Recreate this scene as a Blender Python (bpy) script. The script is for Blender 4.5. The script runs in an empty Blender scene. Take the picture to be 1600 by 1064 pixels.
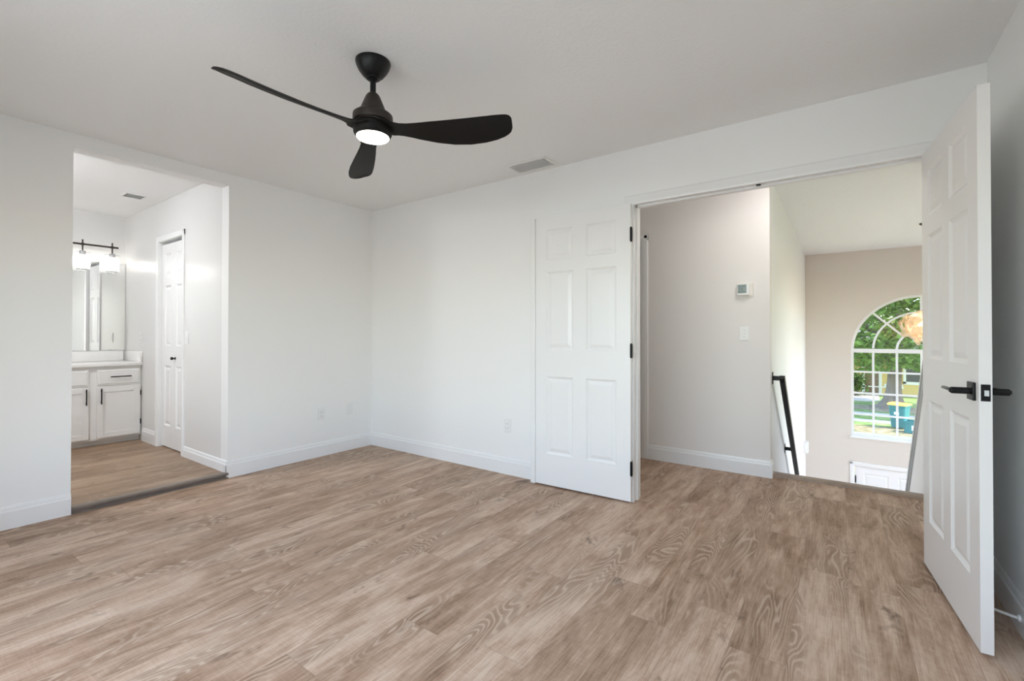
import bpy, bmesh, math, random
from mathutils import Vector, Matrix, Euler

random.seed(7)
scene = bpy.context.scene
COL = scene.collection
PI = math.pi
R = math.radians

# ------------------------------------------------------------------ camera
cam_d = bpy.data.cameras.new('camera')
cam = bpy.data.objects.new('camera', cam_d)
COL.objects.link(cam)
cam_d.sensor_width = 36.0
cam_d.lens = 719.14 / 1600 * 36.0
cam_d.shift_y = -14.24 / 1600
cam_d.clip_start = 0.02
cam_d.clip_end = 300
YAW, PITCH, ROLL = R(35.52), R(0.454), R(0.047)
cam.location = (4.0029, -3.0764, 1.1457)
cam.rotation_euler = (Matrix.Rotation(YAW, 4, 'Z') @ Matrix.Rotation(PI / 2 + PITCH, 4, 'X') @ Matrix.Rotation(ROLL, 4, 'Z')).to_euler()
scene.camera = cam

# ------------------------------------------------------------------ world, sun, daylight, exposure
world = bpy.data.worlds.new('sky')
scene.world = world
world.use_nodes = True
wn = world.node_tree
wn.nodes.clear()
sky = wn.nodes.new('ShaderNodeTexSky')
sky.sky_type = 'NISHITA'
sky.sun_disc = False
sky.sun_elevation = R(50)
sky.sun_rotation = R(90)
bg = wn.nodes.new('ShaderNodeBackground')
bg.inputs['Strength'].default_value = 1.05
wo = wn.nodes.new('ShaderNodeOutputWorld')
wn.links.new(sky.outputs[0], bg.inputs[0])
wn.links.new(bg.outputs[0], wo.inputs[0])

sun_d = bpy.data.lights.new('sun', 'SUN')
sun_d.energy = 7.0
sun_d.angle = R(3)
sun_d.color = (1.0, 0.95, 0.86)
sun = bpy.data.objects.new('sun', sun_d)
COL.objects.link(sun)
sun.location = (20, 0, 20)
sun.rotation_euler = (0, R(38), R(0))


def daylight(name, loc, rot, sx, sz, power, color):
    d = bpy.data.lights.new(name, 'AREA')
    d.shape = 'RECTANGLE'
    d.size, d.size_y = sx, sz
    d.energy = power
    d.color = color
    o = bpy.data.objects.new(name, d)
    COL.objects.link(o)
    o.location = loc
    o.rotation_euler = rot
    return o


# area lights as daylight, at an added bedroom window and foyer side opening
daylight('bedroom_added_daylight', (2.60, -3.85, 1.45), (R(67), 0, R(0)), 2.8, 1.5, 60, (0.915, 0.965, 1.0))
daylight('foyer_added_daylight', (6.95, 3.6, -0.2), (R(122), 0, R(90)), 2.4, 3.0, 15, (0.98, 0.96, 0.97))

scene.view_settings.view_transform = 'Standard'
scene.view_settings.look = 'None'
scene.view_settings.exposure = 0.0
scene.view_settings.gamma = 1.0
scene.view_settings.use_curve_mapping = False
scene.cycles.max_bounces = 12
scene.cycles.diffuse_bounces = 7
scene.cycles.glossy_bounces = 4
scene.cycles.transparent_max_bounces = 12
scene.cycles.sample_clamp_indirect = 6.0
scene.cycles.caustics_reflective = False
scene.cycles.caustics_refractive = False

# ------------------------------------------------------------------ key measures (metres)
H = 2.44            # ceiling
W = 4.573           # right wall
REAR = -3.40        # wall behind the camera
BX, BY0, BY1 = -2.52, -3.30, -1.392   # bathroom back wall x, far side y, closet side y
BF, BC = 0.04, 2.46 # bathroom floor and ceiling
OY0, OY1, OZ = -2.315, -1.392, 2.35   # opening to the bathroom
DX0, DX1, DZ = 2.842, 4.370, 2.05     # double door opening
WT = 0.12
HY = 1.144          # hall wall
HX = 3.54           # hall corner, stair wall
NY = 1.30           # front edge of the stair nosing
FY = 5.75           # foyer window wall
FX = 6.60           # foyer side wall
GF = -2.90          # foyer floor
GZ = -2.95          # garden


# ------------------------------------------------------------------ materials
def new_mat(name):
    m = bpy.data.materials.new(name)
    m.use_nodes = True
    nt = m.node_tree
    b = nt.nodes['Principled BSDF']
    return m, nt, b


def node(nt, t, props=None, **ins):
    n = nt.nodes.new(t)
    for k, v in (props or {}).items():
        setattr(n, k, v)
    for k, v in ins.items():
        key = int(k[1:]) if k[0] == 'i' and k[1:].isdigit() else k
        if isinstance(v, bpy.types.NodeSocket):
            nt.links.new(v, n.inputs[key])
        else:
            n.inputs[key].default_value = v
    return n


def mth(nt, op, a, b=0.0, c=None):
    ins = {'i0': a, 'i1': b}
    if c is not None:
        ins['i2'] = c
    return node(nt, 'ShaderNodeMath', {'operation': op}, **ins).outputs[0]


def mixc(nt, fac, a, b, blend='MIX'):
    n = nt.nodes.new('ShaderNodeMix')
    n.data_type = 'RGBA'
    n.blend_type = blend
    for sock, v in ((n.inputs[0], fac), (n.inputs[6], a), (n.inputs[7], b)):
        if isinstance(v, bpy.types.NodeSocket):
            nt.links.new(v, sock)
        else:
            sock.default_value = v
    return n.outputs[2]


def c4(c):
    return (c[0], c[1], c[2], 1.0)


def plain(name, col, rough=0.5, metal=0.0, bump=0.0, bscale=60.0, vary=0.0, vscale=8.0, spec=0.5, bdist=0.002):
    m, nt, b = new_mat(name)
    tc = node(nt, 'ShaderNodeTexCoord')
    b.inputs['Base Color'].default_value = c4(col)
    b.inputs['Roughness'].default_value = rough
    b.inputs['Metallic'].default_value = metal
    b.inputs['Specular IOR Level'].default_value = spec
    nz = node(nt, 'ShaderNodeTexNoise', None, Vector=tc.outputs['Object'], Scale=vscale, Detail=3.0)
    if vary > 0:
        lo = tuple(x * (1 - vary) for x in col)
        hi = tuple(min(1, x * (1 + vary)) for x in col)
        nt.links.new(mixc(nt, nz.outputs[0], c4(lo), c4(hi)), b.inputs['Base Color'])
    if bump > 0:
        nb = node(nt, 'ShaderNodeTexNoise', None, Vector=tc.outputs['Object'], Scale=bscale, Detail=3.0)
        bp = node(nt, 'ShaderNodeBump', None, Height=nb.outputs[0], Strength=bump, Distance=bdist)
        nt.links.new(bp.outputs[0], b.inputs['Normal'])
    return m


def emit_mat(name, col, strength):
    m, nt, b = new_mat(name)
    b.inputs['Base Color'].default_value = c4(col)
    b.inputs['Emission Color'].default_value = c4(col)
    b.inputs['Emission Strength'].default_value = strength
    return m


def glass_mat(name, tint=(1, 1, 1), gloss=0.08, rough=0.02):
    m = bpy.data.materials.new(name)
    m.use_nodes = True
    nt = m.node_tree
    nt.nodes.clear()
    tr = node(nt, 'ShaderNodeBsdfTransparent', None, Color=c4(tint))
    gl = node(nt, 'ShaderNodeBsdfGlossy', None, Color=(1, 1, 1, 1), Roughness=rough)
    mx = node(nt, 'ShaderNodeMixShader', None, i0=gloss, i1=tr.outputs[0], i2=gl.outputs[0])
    out = node(nt, 'ShaderNodeOutputMaterial', None, Surface=mx.outputs[0])
    return m


def floor_mat(name, tint=(1, 1, 1), rough=0.42):
    m, nt, b = new_mat(name)
    tc = node(nt, 'ShaderNodeTexCoord')
    sp = node(nt, 'ShaderNodeSeparateXYZ', None, i0=tc.outputs['Object'])
    x, y = sp.outputs[0], sp.outputs[1]
    PW, PL = 0.183, 1.22
    u = mth(nt, 'DIVIDE', x, PW)
    row = mth(nt, 'FLOOR', u)
    rr = node(nt, 'ShaderNodeTexWhiteNoise', {'noise_dimensions': '1D'}, W=row).outputs[0]
    v = mth(nt, 'ADD', mth(nt, 'DIVIDE', y, PL), rr)
    col = mth(nt, 'FLOOR', v)
    idv = node(nt, 'ShaderNodeCombineXYZ', None, i0=row, i1=col, i2=3.7).outputs[0]
    wn_ = node(nt, 'ShaderNodeTexWhiteNoise', {'noise_dimensions': '3D'}, Vector=idv)
    rs = node(nt, 'ShaderNodeSeparateColor', None, i0=wn_.outputs[1])
    r1, r2, r3 = rs.outputs[0], rs.outputs[1], rs.outputs[2]

    def vec(sx, sy, ox, oy):
        return node(nt, 'ShaderNodeCombineXYZ', None, i0=mth(nt, 'MULTIPLY_ADD', x, sx, mth(nt, 'MULTIPLY', ox, 37.0)),
                    i1=mth(nt, 'MULTIPLY_ADD', y, sy, mth(nt, 'MULTIPLY', oy, 53.0)), i2=mth(nt, 'MULTIPLY', r3, 29.0)).outputs[0]

    # slow tone drift, cathedral contour lines, pores and saw marks
    fig = node(nt, 'ShaderNodeTexNoise', None, Vector=vec(9.0, 1.7, r1, r2), Scale=1.0, Detail=5.0, Roughness=0.60, Distortion=0.8).outputs[0]
    pores = node(nt, 'ShaderNodeTexNoise', None, Vector=vec(210.0, 7.0, r1, r3), Scale=1.0, Detail=2.0).outputs[0]
    con = node(nt, 'ShaderNodeTexNoise', None, Vector=vec(6.5, 1.25, r2, r3), Scale=1.0, Detail=2.0, Roughness=0.42, Distortion=0.35).outputs[0]
    lines = mth(nt, 'SINE', mth(nt, 'MULTIPLY_ADD', con, 165.0, mth(nt, 'MULTIPLY', pores, 1.6)))
    lines = mth(nt, 'POWER', mth(nt, 'MULTIPLY_ADD', lines, 0.5, 0.5), 3.2)
    mask = node(nt, 'ShaderNodeMapRange', None, Value=node(nt, 'ShaderNodeTexNoise', None, Vector=vec(5.5, 1.3, r3, r1), Scale=1.0, Detail=1.5).outputs[0],
                i1=0.49, i2=0.62).outputs[0]
    saw = node(nt, 'ShaderNodeTexNoise', None, Vector=vec(14.0, 160.0, r1, r3), Scale=1.0, Detail=2.0).outputs[0]
    mott = node(nt, 'ShaderNodeTexNoise', None, Vector=vec(30.0, 8.0, r2, r1), Scale=1.0, Detail=6.0, Roughness=0.72).outputs[0]
    knot = node(nt, 'ShaderNodeTexNoise', None, Vector=vec(9.0, 4.5, r3, r2), Scale=1.0, Detail=3.0, Roughness=0.65, Distortion=0.5).outputs[0]
    knot = node(nt, 'ShaderNodeMapRange', None, Value=knot, i1=0.635, i2=0.73).outputs[0]

    t = mth(nt, 'MULTIPLY_ADD', fig, 1.10, -0.03)
    t = mth(nt, 'ADD', t, mth(nt, 'MULTIPLY_ADD', r1, 0.16, -0.08))
    t = mth(nt, 'ADD', t, mth(nt, 'MULTIPLY_ADD', mott, 0.5, -0.25))
    t = mth(nt, 'ADD', t, mth(nt, 'MULTIPLY_ADD', pores, 0.46, -0.23))
    t = mth(nt, 'ADD', t, mth(nt, 'MULTIPLY_ADD', saw, 0.16, -0.08))
    rp = nt.nodes.new('ShaderNodeValToRGB')
    e = rp.color_ramp.elements
    e[0].position, e[0].color = 0.17, (0.185, 0.118, 0.076, 1)
    e[1].position, e[1].color = 0.80, (0.640, 0.515, 0.425, 1)
    k = rp.color_ramp.elements.new(0.36)
    k.color = (0.325, 0.218, 0.153, 1)
    k = rp.color_ramp.elements.new(0.56)
    k.color = (0.465, 0.336, 0.254, 1)
    nt.links.new(t, rp.inputs[0])
    colr = rp.outputs[0]
    lf = mth(nt, 'MULTIPLY', mth(nt, 'MULTIPLY', lines, mth(nt, 'MULTIPLY_ADD', mask, 0.9, 0.1)), 0.58)
    colr = mixc(nt, mth(nt, 'MULTIPLY', mask, 0.45), colr, (0.225, 0.146, 0.100, 1))
    colr = mixc(nt, lf, colr, (0.68, 0.56, 0.46, 1))
    colr = mixc(nt, mth(nt, 'MULTIPLY', knot, 0.72), colr, (0.13, 0.090, 0.068, 1))
    # plank joints
    fu = mth(nt, 'FRACT', u)
    fv = mth(nt, 'FRACT', v)
    eu = mth(nt, 'MINIMUM', fu, mth(nt, 'SUBTRACT', 1.0, fu))
    ev = mth(nt, 'MINIMUM', fv, mth(nt, 'SUBTRACT', 1.0, fv))
    ju = mth(nt, 'LESS_THAN', mth(nt, 'MULTIPLY', eu, PW), 0.0011)
    jv = mth(nt, 'LESS_THAN', mth(nt, 'MULTIPLY', ev, PL), 0.0014)
    j = mth(nt, 'MAXIMUM', ju, jv)
    colr = mixc(nt, mth(nt, 'MULTIPLY', j, 0.28), colr, (0.13, 0.095, 0.075, 1))
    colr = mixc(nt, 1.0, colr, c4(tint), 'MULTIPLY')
    nt.links.new(colr, b.inputs['Base Color'])
    rg = mth(nt, 'MULTIPLY_ADD', mott, 0.16, rough - 0.05)
    nt.links.new(rg, b.inputs['Roughness'])
    b.inputs['Specular IOR Level'].default_value = 0.16
    hgt = mth(nt, 'SUBTRACT', mth(nt, 'MULTIPLY', pores, 0.4), j)
    bp = node(nt, 'ShaderNodeBump', None, Height=hgt, Strength=0.18, Distance=0.001)
    nt.links.new(bp.outputs[0], b.inputs['Normal'])
    return m


def ground_mat(name, cols, scale=3.0):
    m, nt, b = new_mat(name)
    tc = node(nt, 'ShaderNodeTexCoord')
    n1 = node(nt, 'ShaderNodeTexNoise', None, Vector=tc.outputs['Object'], Scale=scale, Detail=6.0, Roughness=0.7)
    rp = nt.nodes.new('ShaderNodeValToRGB')
    e = rp.color_ramp.elements
    e[0].position, e[0].color = 0.35, c4(cols[0])
    e[1].position, e[1].color = 0.66, c4(cols[-1])
    for i, c in enumerate(cols[1:-1]):
        k = e.new(0.35 + 0.31 * (i + 1) / (len(cols) - 1))
        k.color = c4(c)
    nt.links.new(n1.outputs[0], rp.inputs[0])
    nt.links.new(rp.outputs[0], b.inputs['Base Color'])
    b.inputs['Roughness'].default_value = 0.9
    return m


M = {}
M['wall'] = plain('wall_paint', (0.87, 0.87, 0.862), 0.48, bump=0.10, bscale=220)
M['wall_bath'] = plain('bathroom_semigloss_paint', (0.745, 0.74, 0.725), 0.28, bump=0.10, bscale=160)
M['wall_hall'] = plain('hall_paint', (0.82, 0.79, 0.765), 0.5, bump=0.10, bscale=220)
M['wall_foyer'] = plain('foyer_paint', (0.70, 0.645, 0.585), 0.5, bump=0.08, bscale=220)
M['ceil'] = plain('ceiling_paint', (0.88, 0.882, 0.880), 0.7, bump=0.35, bscale=55, bdist=0.004)
M['ceil_bath'] = plain('bathroom_ceiling_paint', (0.92, 0.92, 0.915), 0.45, bump=0.3, bscale=55, bdist=0.004)
M['ceil_tex'] = plain('knockdown_ceiling_paint', (0.90, 0.905, 0.91), 0.7, bump=0.9, bscale=34, bdist=0.008)
M['trim'] = plain('trim_semigloss', (0.84, 0.84, 0.835), 0.30, bump=0.03, bscale=90)
M['door'] = plain('door_semigloss', (0.85, 0.85, 0.845), 0.33, bump=0.04, bscale=120)
M['door_warm'] = plain('door_semigloss_warm', (0.83, 0.815, 0.80), 0.33, bump=0.04, bscale=120)
M['floor'] = floor_mat('oak_vinyl_plank', (1.0, 0.962, 0.918))
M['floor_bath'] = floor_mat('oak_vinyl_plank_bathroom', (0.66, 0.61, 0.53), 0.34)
M['nosing'] = plain('oak_nosing', (0.30, 0.225, 0.175), 0.4, bump=0.1, bscale=80, vary=0.3, vscale=12)
M['threshold'] = plain('dark_oak_reducer', (0.18, 0.145, 0.12), 0.4, bump=0.1, bscale=80, vary=0.3, vscale=12)
M['black'] = plain('matt_black_metal', (0.005, 0.005, 0.0055), 0.38, spec=0.28, bump=0.02, bscale=200)
M['bronze'] = plain('dark_bronze_metal', (0.030, 0.023, 0.019), 0.45, metal=0.2, bump=0.02, bscale=200)
M['blade'] = plain('black_stained_blade', (0.0065, 0.0055, 0.005), 0.6, spec=0.25, bump=0.05, bscale=60)
M['lever'] = plain('satin_black_sheen_grey', (0.035, 0.034, 0.033), 0.35, metal=0.3, bump=0.02, bscale=200)  # grey stands in for light reflected off a satin black lever
M['steel'] = plain('satin_steel', (0.40, 0.40, 0.40), 0.45, metal=0.6, bump=0.02, bscale=200)
M['lens'] = emit_mat('frosted_led_lens', (1.0, 0.90, 0.76), 14.0)
M['bulb'] = emit_mat('led_bulb', (1.0, 0.97, 0.93), 72.0)
M['bulb_warm'] = emit_mat('warm_bulb', (1.0, 0.91, 0.78), 19.0)
M['plastic'] = plain('white_plastic', (0.83, 0.83, 0.82), 0.35, bump=0.02, bscale=200)
M['slot'] = plain('dark_slot', (0.05, 0.05, 0.05), 0.6, bump=0.02)
M['grey_slot'] = plain('shadow_gap_grey', (0.16, 0.16, 0.155), 0.6, bump=0.02)
M['lcd'] = plain('lcd_screen', (0.20, 0.25, 0.24), 0.25, bump=0.01, vary=0.1)
M['lcd_ink'] = plain('lcd_segments', (0.06, 0.08, 0.08), 0.4, bump=0.01)
M['cabinet'] = plain('cabinet_paint', (0.82, 0.81, 0.79), 0.38, bump=0.03, bscale=120)
M['counter'] = plain('cultured_marble', (0.86, 0.85, 0.83), 0.15, vary=0.02, vscale=5, bump=0.01)
M['glass'] = glass_mat('window_glass', (0.97, 0.98, 0.97), 0.05)
mm = bpy.data.materials.new('crackle_shade_glass')
mm.use_nodes = True
nt = mm.node_tree
nt.nodes.clear()
tc = node(nt, 'ShaderNodeTexCoord')
nz = node(nt, 'ShaderNodeTexVoronoi', None, Vector=tc.outputs['Object'], Scale=70.0)
tr = node(nt, 'ShaderNodeBsdfTransparent', None, Color=(0.97, 0.97, 0.96, 1))
tl = node(nt, 'ShaderNodeBsdfTranslucent', None, Color=(0.9, 0.9, 0.9, 1))
gl = node(nt, 'ShaderNodeBsdfGlossy', None, Color=(1, 1, 1, 1), Roughness=0.08)
m1 = node(nt, 'ShaderNodeMixShader', None, i0=node(nt, 'ShaderNodeMapRange', None, Value=nz.outputs[0], i1=0.0, i2=0.8, i3=0.25, i4=0.6).outputs[0], i1=tr.outputs[0], i2=tl.outputs[0])
m2 = node(nt, 'ShaderNodeMixShader', None, i0=0.08, i1=m1.outputs[0], i2=gl.outputs[0])
node(nt, 'ShaderNodeOutputMaterial', None, Surface=m2.outputs[0])
M['clear'] = mm
mm, nt, b = new_mat('mirror_silver')
b.inputs['Base Color'].default_value = (0.90, 0.91, 0.90, 1)
b.inputs['Metallic'].default_value = 1.0
b.inputs['Roughness'].default_value = 0.015
M['mirror'] = mm
# outside
M['grass'] = ground_mat('lawn', [(0.12, 0.20, 0.05), (0.22, 0.32, 0.09), (0.33, 0.42, 0.16)], 2.2)
M['litter'] = ground_mat('straw_and_leaves', [(0.13, 0.15, 0.05), (0.26, 0.21, 0.11), (0.42, 0.34, 0.22)], 4.0)
M['soil'] = ground_mat('bare_soil', [(0.22, 0.20, 0.11), (0.38, 0.31, 0.21), (0.50, 0.42, 0.31)], 3.0)
M['concrete'] = plain('concrete', (0.52, 0.49, 0.46), 0.85, bump=0.2, bscale=30, vary=0.12, vscale=3)
M['stucco'] = plain('yellow_stucco', (0.72, 0.52, 0.20), 0.9, bump=0.3, bscale=40, vary=0.06)
M['house_trim'] = plain('house_white_trim', (0.82, 0.81, 0.78), 0.6, bump=0.05)
M['house_door'] = plain('brown_door', (0.20, 0.12, 0.07), 0.5, bump=0.05, vary=0.2)
M['house_glass'] = plain('dark_window_glass', (0.05, 0.06, 0.07), 0.1, bump=0.01)
M['shingle'] = plain('grey_shingle', (0.22, 0.20, 0.19), 0.9, bump=0.4, bscale=12, vary=0.25, vscale=6)
M['bark'] = plain('grey_bark', (0.21, 0.17, 0.145), 0.95, bump=0.9, bscale=9, vary=0.35, vscale=4, bdist=0.05)
M['teal'] = plain('teal_plastic', (0.012, 0.17, 0.18), 0.45, bump=0.03, vary=0.08)
M['yellow'] = plain('yellow_lid_plastic', (0.85, 0.52, 0.10), 0.45, bump=0.03)
M['decal'] = plain('pale_decal', (0.75, 0.85, 0.85), 0.5, bump=0.01)
M['rubber'] = plain('black_rubber', (0.02, 0.02, 0.02), 0.8, bump=0.05)


def leaf_mat(name, a, b_):
    m, nt, b = new_mat(name)
    oi = node(nt, 'ShaderNodeNewGeometry')
    tc = node(nt, 'ShaderNodeTexCoord')
    nz = node(nt, 'ShaderNodeTexNoise', None, Vector=tc.outputs['Object'], Scale=1.6, Detail=3.0)
    f = mth(nt, 'ADD', mth(nt, 'MULTIPLY', oi.outputs['Random Per Island'], 0.7), mth(nt, 'MULTIPLY', nz.outputs[0], 0.3))
    colr = mixc(nt, f, c4(a), c4(b_))
    out = nt.nodes['Material Output']
    df = node(nt, 'ShaderNodeBsdfDiffuse', None, Color=colr)
    tl = node(nt, 'ShaderNodeBsdfTranslucent', None, Color=colr)
    mx = node(nt, 'ShaderNodeMixShader', None, i0=0.4, i1=df.outputs[0], i2=tl.outputs[0])
    nt.links.new(mx.outputs[0], out.inputs[0])
    return m


M['leaf'] = leaf_mat('tree_leaf', (0.09, 0.21, 0.04), (0.42, 0.60, 0.17))
M['leaf_dark'] = leaf_mat('shrub_leaf', (0.03, 0.09, 0.02), (0.14, 0.24, 0.07))
# capiz petals: warm translucent shell
mm = bpy.data.materials.new('capiz_shell')
mm.use_nodes = True
nt = mm.node_tree
nt.nodes.clear()
tc = node(nt, 'ShaderNodeTexCoord')
nz = node(nt, 'ShaderNodeTexNoise', None, Vector=tc.outputs['Object'], Scale=14.0, Detail=3.0)
gi = node(nt, 'ShaderNodeNewGeometry')
cc = mixc(nt, mth(nt, 'MULTIPLY_ADD', gi.outputs['Random Per Island'], 0.7, mth(nt, 'MULTIPLY', nz.outputs[0], 0.3)), (0.60, 0.44, 0.27, 1), (0.97, 0.94, 0.88, 1))
df = node(nt, 'ShaderNodeBsdfDiffuse', None, Color=cc)
tl = node(nt, 'ShaderNodeBsdfTranslucent', None, Color=cc)
tr = node(nt, 'ShaderNodeBsdfTransparent', None, Color=(0.95, 0.85, 0.7, 1))
mx = node(nt, 'ShaderNodeMixShader', None, i0=0.55, i1=df.outputs[0], i2=tl.outputs[0])
mx2 = node(nt, 'ShaderNodeMixShader', None, i0=0.38, i1=mx.outputs[0], i2=tr.outputs[0])
node(nt, 'ShaderNodeOutputMaterial', None, Surface=mx2.outputs[0])
M['capiz'] = mm


# ------------------------------------------------------------------ mesh helpers
class MB:
    """collects shapes for one mesh object"""

    def __init__(self):
        self.bm = bmesh.new()

    def _add(self, tmp, mat=None):
        if mat is not None:
            bmesh.ops.transform(tmp, matrix=mat, verts=tmp.verts)
        me = bpy.data.meshes.new('tmp')
        tmp.to_mesh(me)
        tmp.free()
        self.bm.from_mesh(me)
        bpy.data.meshes.remove(me)
        return self

    def box(self, x0, x1, y0, y1, z0, z1, bev=0.0, mat=None, seg=2):
        t = bmesh.new()
        bmesh.ops.create_cube(t, size=1.0)
        for v in t.verts:
            v.co = Vector((x0 + (v.co.x + .5) * (x1 - x0), y0 + (v.co.y + .5) * (y1 - y0), z0 + (v.co.z + .5) * (z1 - z0)))
        if bev > 0:
            bmesh.ops.bevel(t, geom=list(t.edges), offset=bev, segments=seg, affect='EDGES', profile=0.5)
        return self._add(t, mat)

    def rod(self, a, b, r0, r1=None, n=20, cap=True):
        a, b = Vector(a), Vector(b)
        r1 = r0 if r1 is None else r1
        t = bmesh.new()
        bmesh.ops.create_cone(t, cap_ends=cap, cap_tris=False, segments=n, radius1=r0, radius2=r1, depth=(b - a).length)
        q = (b - a).to_track_quat('Z', 'Y').to_matrix().to_4x4()
        return self._add(t, Matrix.Translation((a + b) / 2) @ q)

    def lathe(self, prof, n=48, mat=None):
        """prof: list of (r, z)"""
        t = bmesh.new()
        rings = []
        for r, z in prof:
            if r < 1e-6:
                rings.append([t.verts.new((0, 0, z))])
            else:
                rings.append([t.verts.new((r * math.cos(2 * PI * i / n), r * math.sin(2 * PI * i / n), z)) for i in range(n)])
        for a, b in zip(rings, rings[1:]):
            for i in range(n):
                j = (i + 1) % n
                if len(a) == 1 and len(b) == 1:
                    continue
                if len(a) == 1:
                    t.faces.new((a[0], b[i], b[j]))
                elif len(b) == 1:
                    t.faces.new((a[i], a[j], b[0]))
                else:
                    t.faces.new((a[i], a[j], b[j], b[i]))
        bmesh.ops.recalc_face_normals(t, faces=t.faces)
        return self._add(t, mat)

    def sphere(self, c, r, n=16, sc=(1, 1, 1)):
        t = bmesh.new()
        bmesh.ops.create_uvsphere(t, u_segments=n, v_segments=max(6, n // 2), radius=r)
        return self._add(t, Matrix.Translation(c) @ Matrix.Diagonal((sc[0], sc[1], sc[2], 1)))

    def sweep(self, prof, path_a, path_b, up=(0, 0, 1), mat=None):
        """extrude a closed 2-D profile (out, up) from a to b; out = up x dir"""
        a, b = Vector(path_a), Vector(path_b)
        d = (b - a).normalized()
        u = Vector(up)
        o = u.cross(d).normalized()
        t = bmesh.new()
        ra = [t.verts.new(a + o * p[0] + u * p[1]) for p in prof]
        rb = [t.verts.new(b + o * p[0] + u * p[1]) for p in prof]
        n = len(prof)
        for i in range(n):
            j = (i + 1) % n
            t.faces.new((ra[i], ra[j], rb[j], rb[i]))
        t.faces.new(ra)
        t.faces.new(rb[::-1])
        bmesh.ops.recalc_face_normals(t, faces=t.faces)
        return self._add(t, mat)

    def prism(self, pts, axis, v0, v1, mat=None):
        """polygon in the two other axes, extruded along axis from v0 to v1"""
        t = bmesh.new()

        def P(p, v):
            q = list(p)
            q.insert('xyz'.index(axis), v)
            return q
        ra = [t.verts.new(P(p, v0)) for p in pts]
        rb = [t.verts.new(P(p, v1)) for p in pts]
        n = len(pts)
        for i in range(n):
            j = (i + 1) % n
            t.faces.new((ra[i], ra[j], rb[j], rb[i]))
        t.faces.new(ra)
        t.faces.new(rb[::-1])
        bmesh.ops.recalc_face_normals(t, faces=t.faces)
        return self._add(t, mat)

    def build(self, name, mat, parent=None, smooth=False, mat4=None):
        me = bpy.data.meshes.new(name)
        if mat4 is not None:
            bmesh.ops.transform(self.bm, matrix=mat4, verts=self.bm.verts)
        self.bm.normal_update()
        self.bm.to_mesh(me)
        self.bm.free()
        me.materials.append(mat)
        if smooth:
            for p in me.polygons:
                p.use_smooth = True
            try:
                me.set_sharp_from_angle(angle=R(38))
            except Exception:
                pass
        o = bpy.data.objects.new(name, me)
        COL.objects.link(o)
        if parent:
            o.parent = parent
        return o


def tag(o, label, cat, group=None, kind=None):
    o['label'] = label
    o['category'] = cat
    if group:
        o['group'] = group
    if kind:
        o['kind'] = kind
    return o


def empty(name, loc=(0, 0, 0), rz=0.0):
    o = bpy.data.objects.new(name, None)
    COL.objects.link(o)
    o.empty_display_size = 0.1
    o.location = loc
    o.rotation_euler = (0, 0, rz)
    return o


def struct(mb, name, mat, label, cat, smooth=False):
    return tag(mb.build(name, mat, None, smooth), label, cat, None, 'structure')


# ------------------------------------------------------------------ room shell
m = MB()
m.box(0, W + .12, REAR - .12, 0, -.12, 0)
m.box(DX0 - .02, DX1 + .02, 0, WT, -.12, 0)
m.box(1.2, 4.62, WT, HY + WT, -.12, 0)
struct(m, 'floor', M['floor'], 'greyish brown oak plank floor of the bedroom running on into the hall', 'floor')

m = MB()
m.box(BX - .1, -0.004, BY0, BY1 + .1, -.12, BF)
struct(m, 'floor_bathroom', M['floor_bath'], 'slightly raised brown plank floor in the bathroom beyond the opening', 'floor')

m = MB()
m.prism([(-.03, BF - .002), (-.03, .0), (.02, 0), (.02, .010), (.008, .013), (.006, .024), (.022, .027), (.024, .036), (.016, .045), (-.03, .045)],
        'y', OY0 + .004, OY1 - .002)
# profile is given as (x, z)
struct(m, 'trim_1', M['threshold'], 'dark wood threshold strip across the bathroom opening', 'threshold')

m = MB()
m.box(-WT, 0, REAR - .12, OY0, -.12, H + .1)
m.box(-WT, 0, OY1, 0, -.12, H + .1)
m.box(-WT, 0, OY0, OY1, OZ, H + .1)
struct(m, 'wall_left', M['wall'], 'white bedroom wall with the tall plain opening to the bathroom', 'wall')

m = MB()
m.box(-WT, DX0 - .02, 0, WT, -.12, H + .1)
m.box(DX1 + .02, W + .12, 0, WT, -.12, H + .1)
m.box(DX0 - .02, DX1 + .02, 0, WT, DZ + .02, H + .1)
struct(m, 'wall_back', M['wall'], 'white bedroom wall holding the double door opening to the hall', 'wall')

m = MB()
m.box(W, W + .12, REAR - .12, 0, -.12, H + .1)
struct(m, 'wall_right', M['wall'], 'shaded white bedroom wall behind the open door leaf with the lever', 'wall')

# wall behind the camera, unseen window added as a daylight source
m = MB()
wx0, wx1, wz0, wz1 = 1.40, 4.10, 0.45, 2.04
m.box(0, wx0, REAR - .12, REAR, -.12, H + .1)
m.box(wx1, W, REAR - .12, REAR, -.12, H + .1)
m.box(wx0, wx1, REAR - .12, REAR, -.12, wz0)
m.box(wx0, wx1, REAR - .12, REAR, wz1, H + .1)
struct(m, 'wall_front', M['wall'], 'white bedroom wall with the added daylight window, behind the viewer', 'wall')
w2 = tag(empty('window_2_added', (0, 0, 0)), 'added bedroom window with white frame behind the viewer, letting daylight in', 'window', None, 'structure')
m = MB()
for a in ((wx0, wx0 + .05, wz0, wz1), (wx1 - .05, wx1, wz0, wz1), (wx0, wx1, wz0, wz0 + .05), (wx0, wx1, wz1 - .05, wz1), (wx0, wx1, 1.30, 1.34)):
    m.box(a[0], a[1], REAR - .10, REAR - .05, a[2], a[3], .004)
m.build('frame', M['trim'], w2)
m = MB()
m.box(wx0 + .04, wx1 - .04, REAR - .078, REAR - .074, wz0 + .04, wz1 - .04)
m.build('pane', M['glass'], w2)

m = MB()
m.box(0, W, REAR, 0, H, H + .1)
struct(m, 'ceiling', M['ceil'], 'pale textured bedroom ceiling carrying the black fan', 'ceiling')

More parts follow.
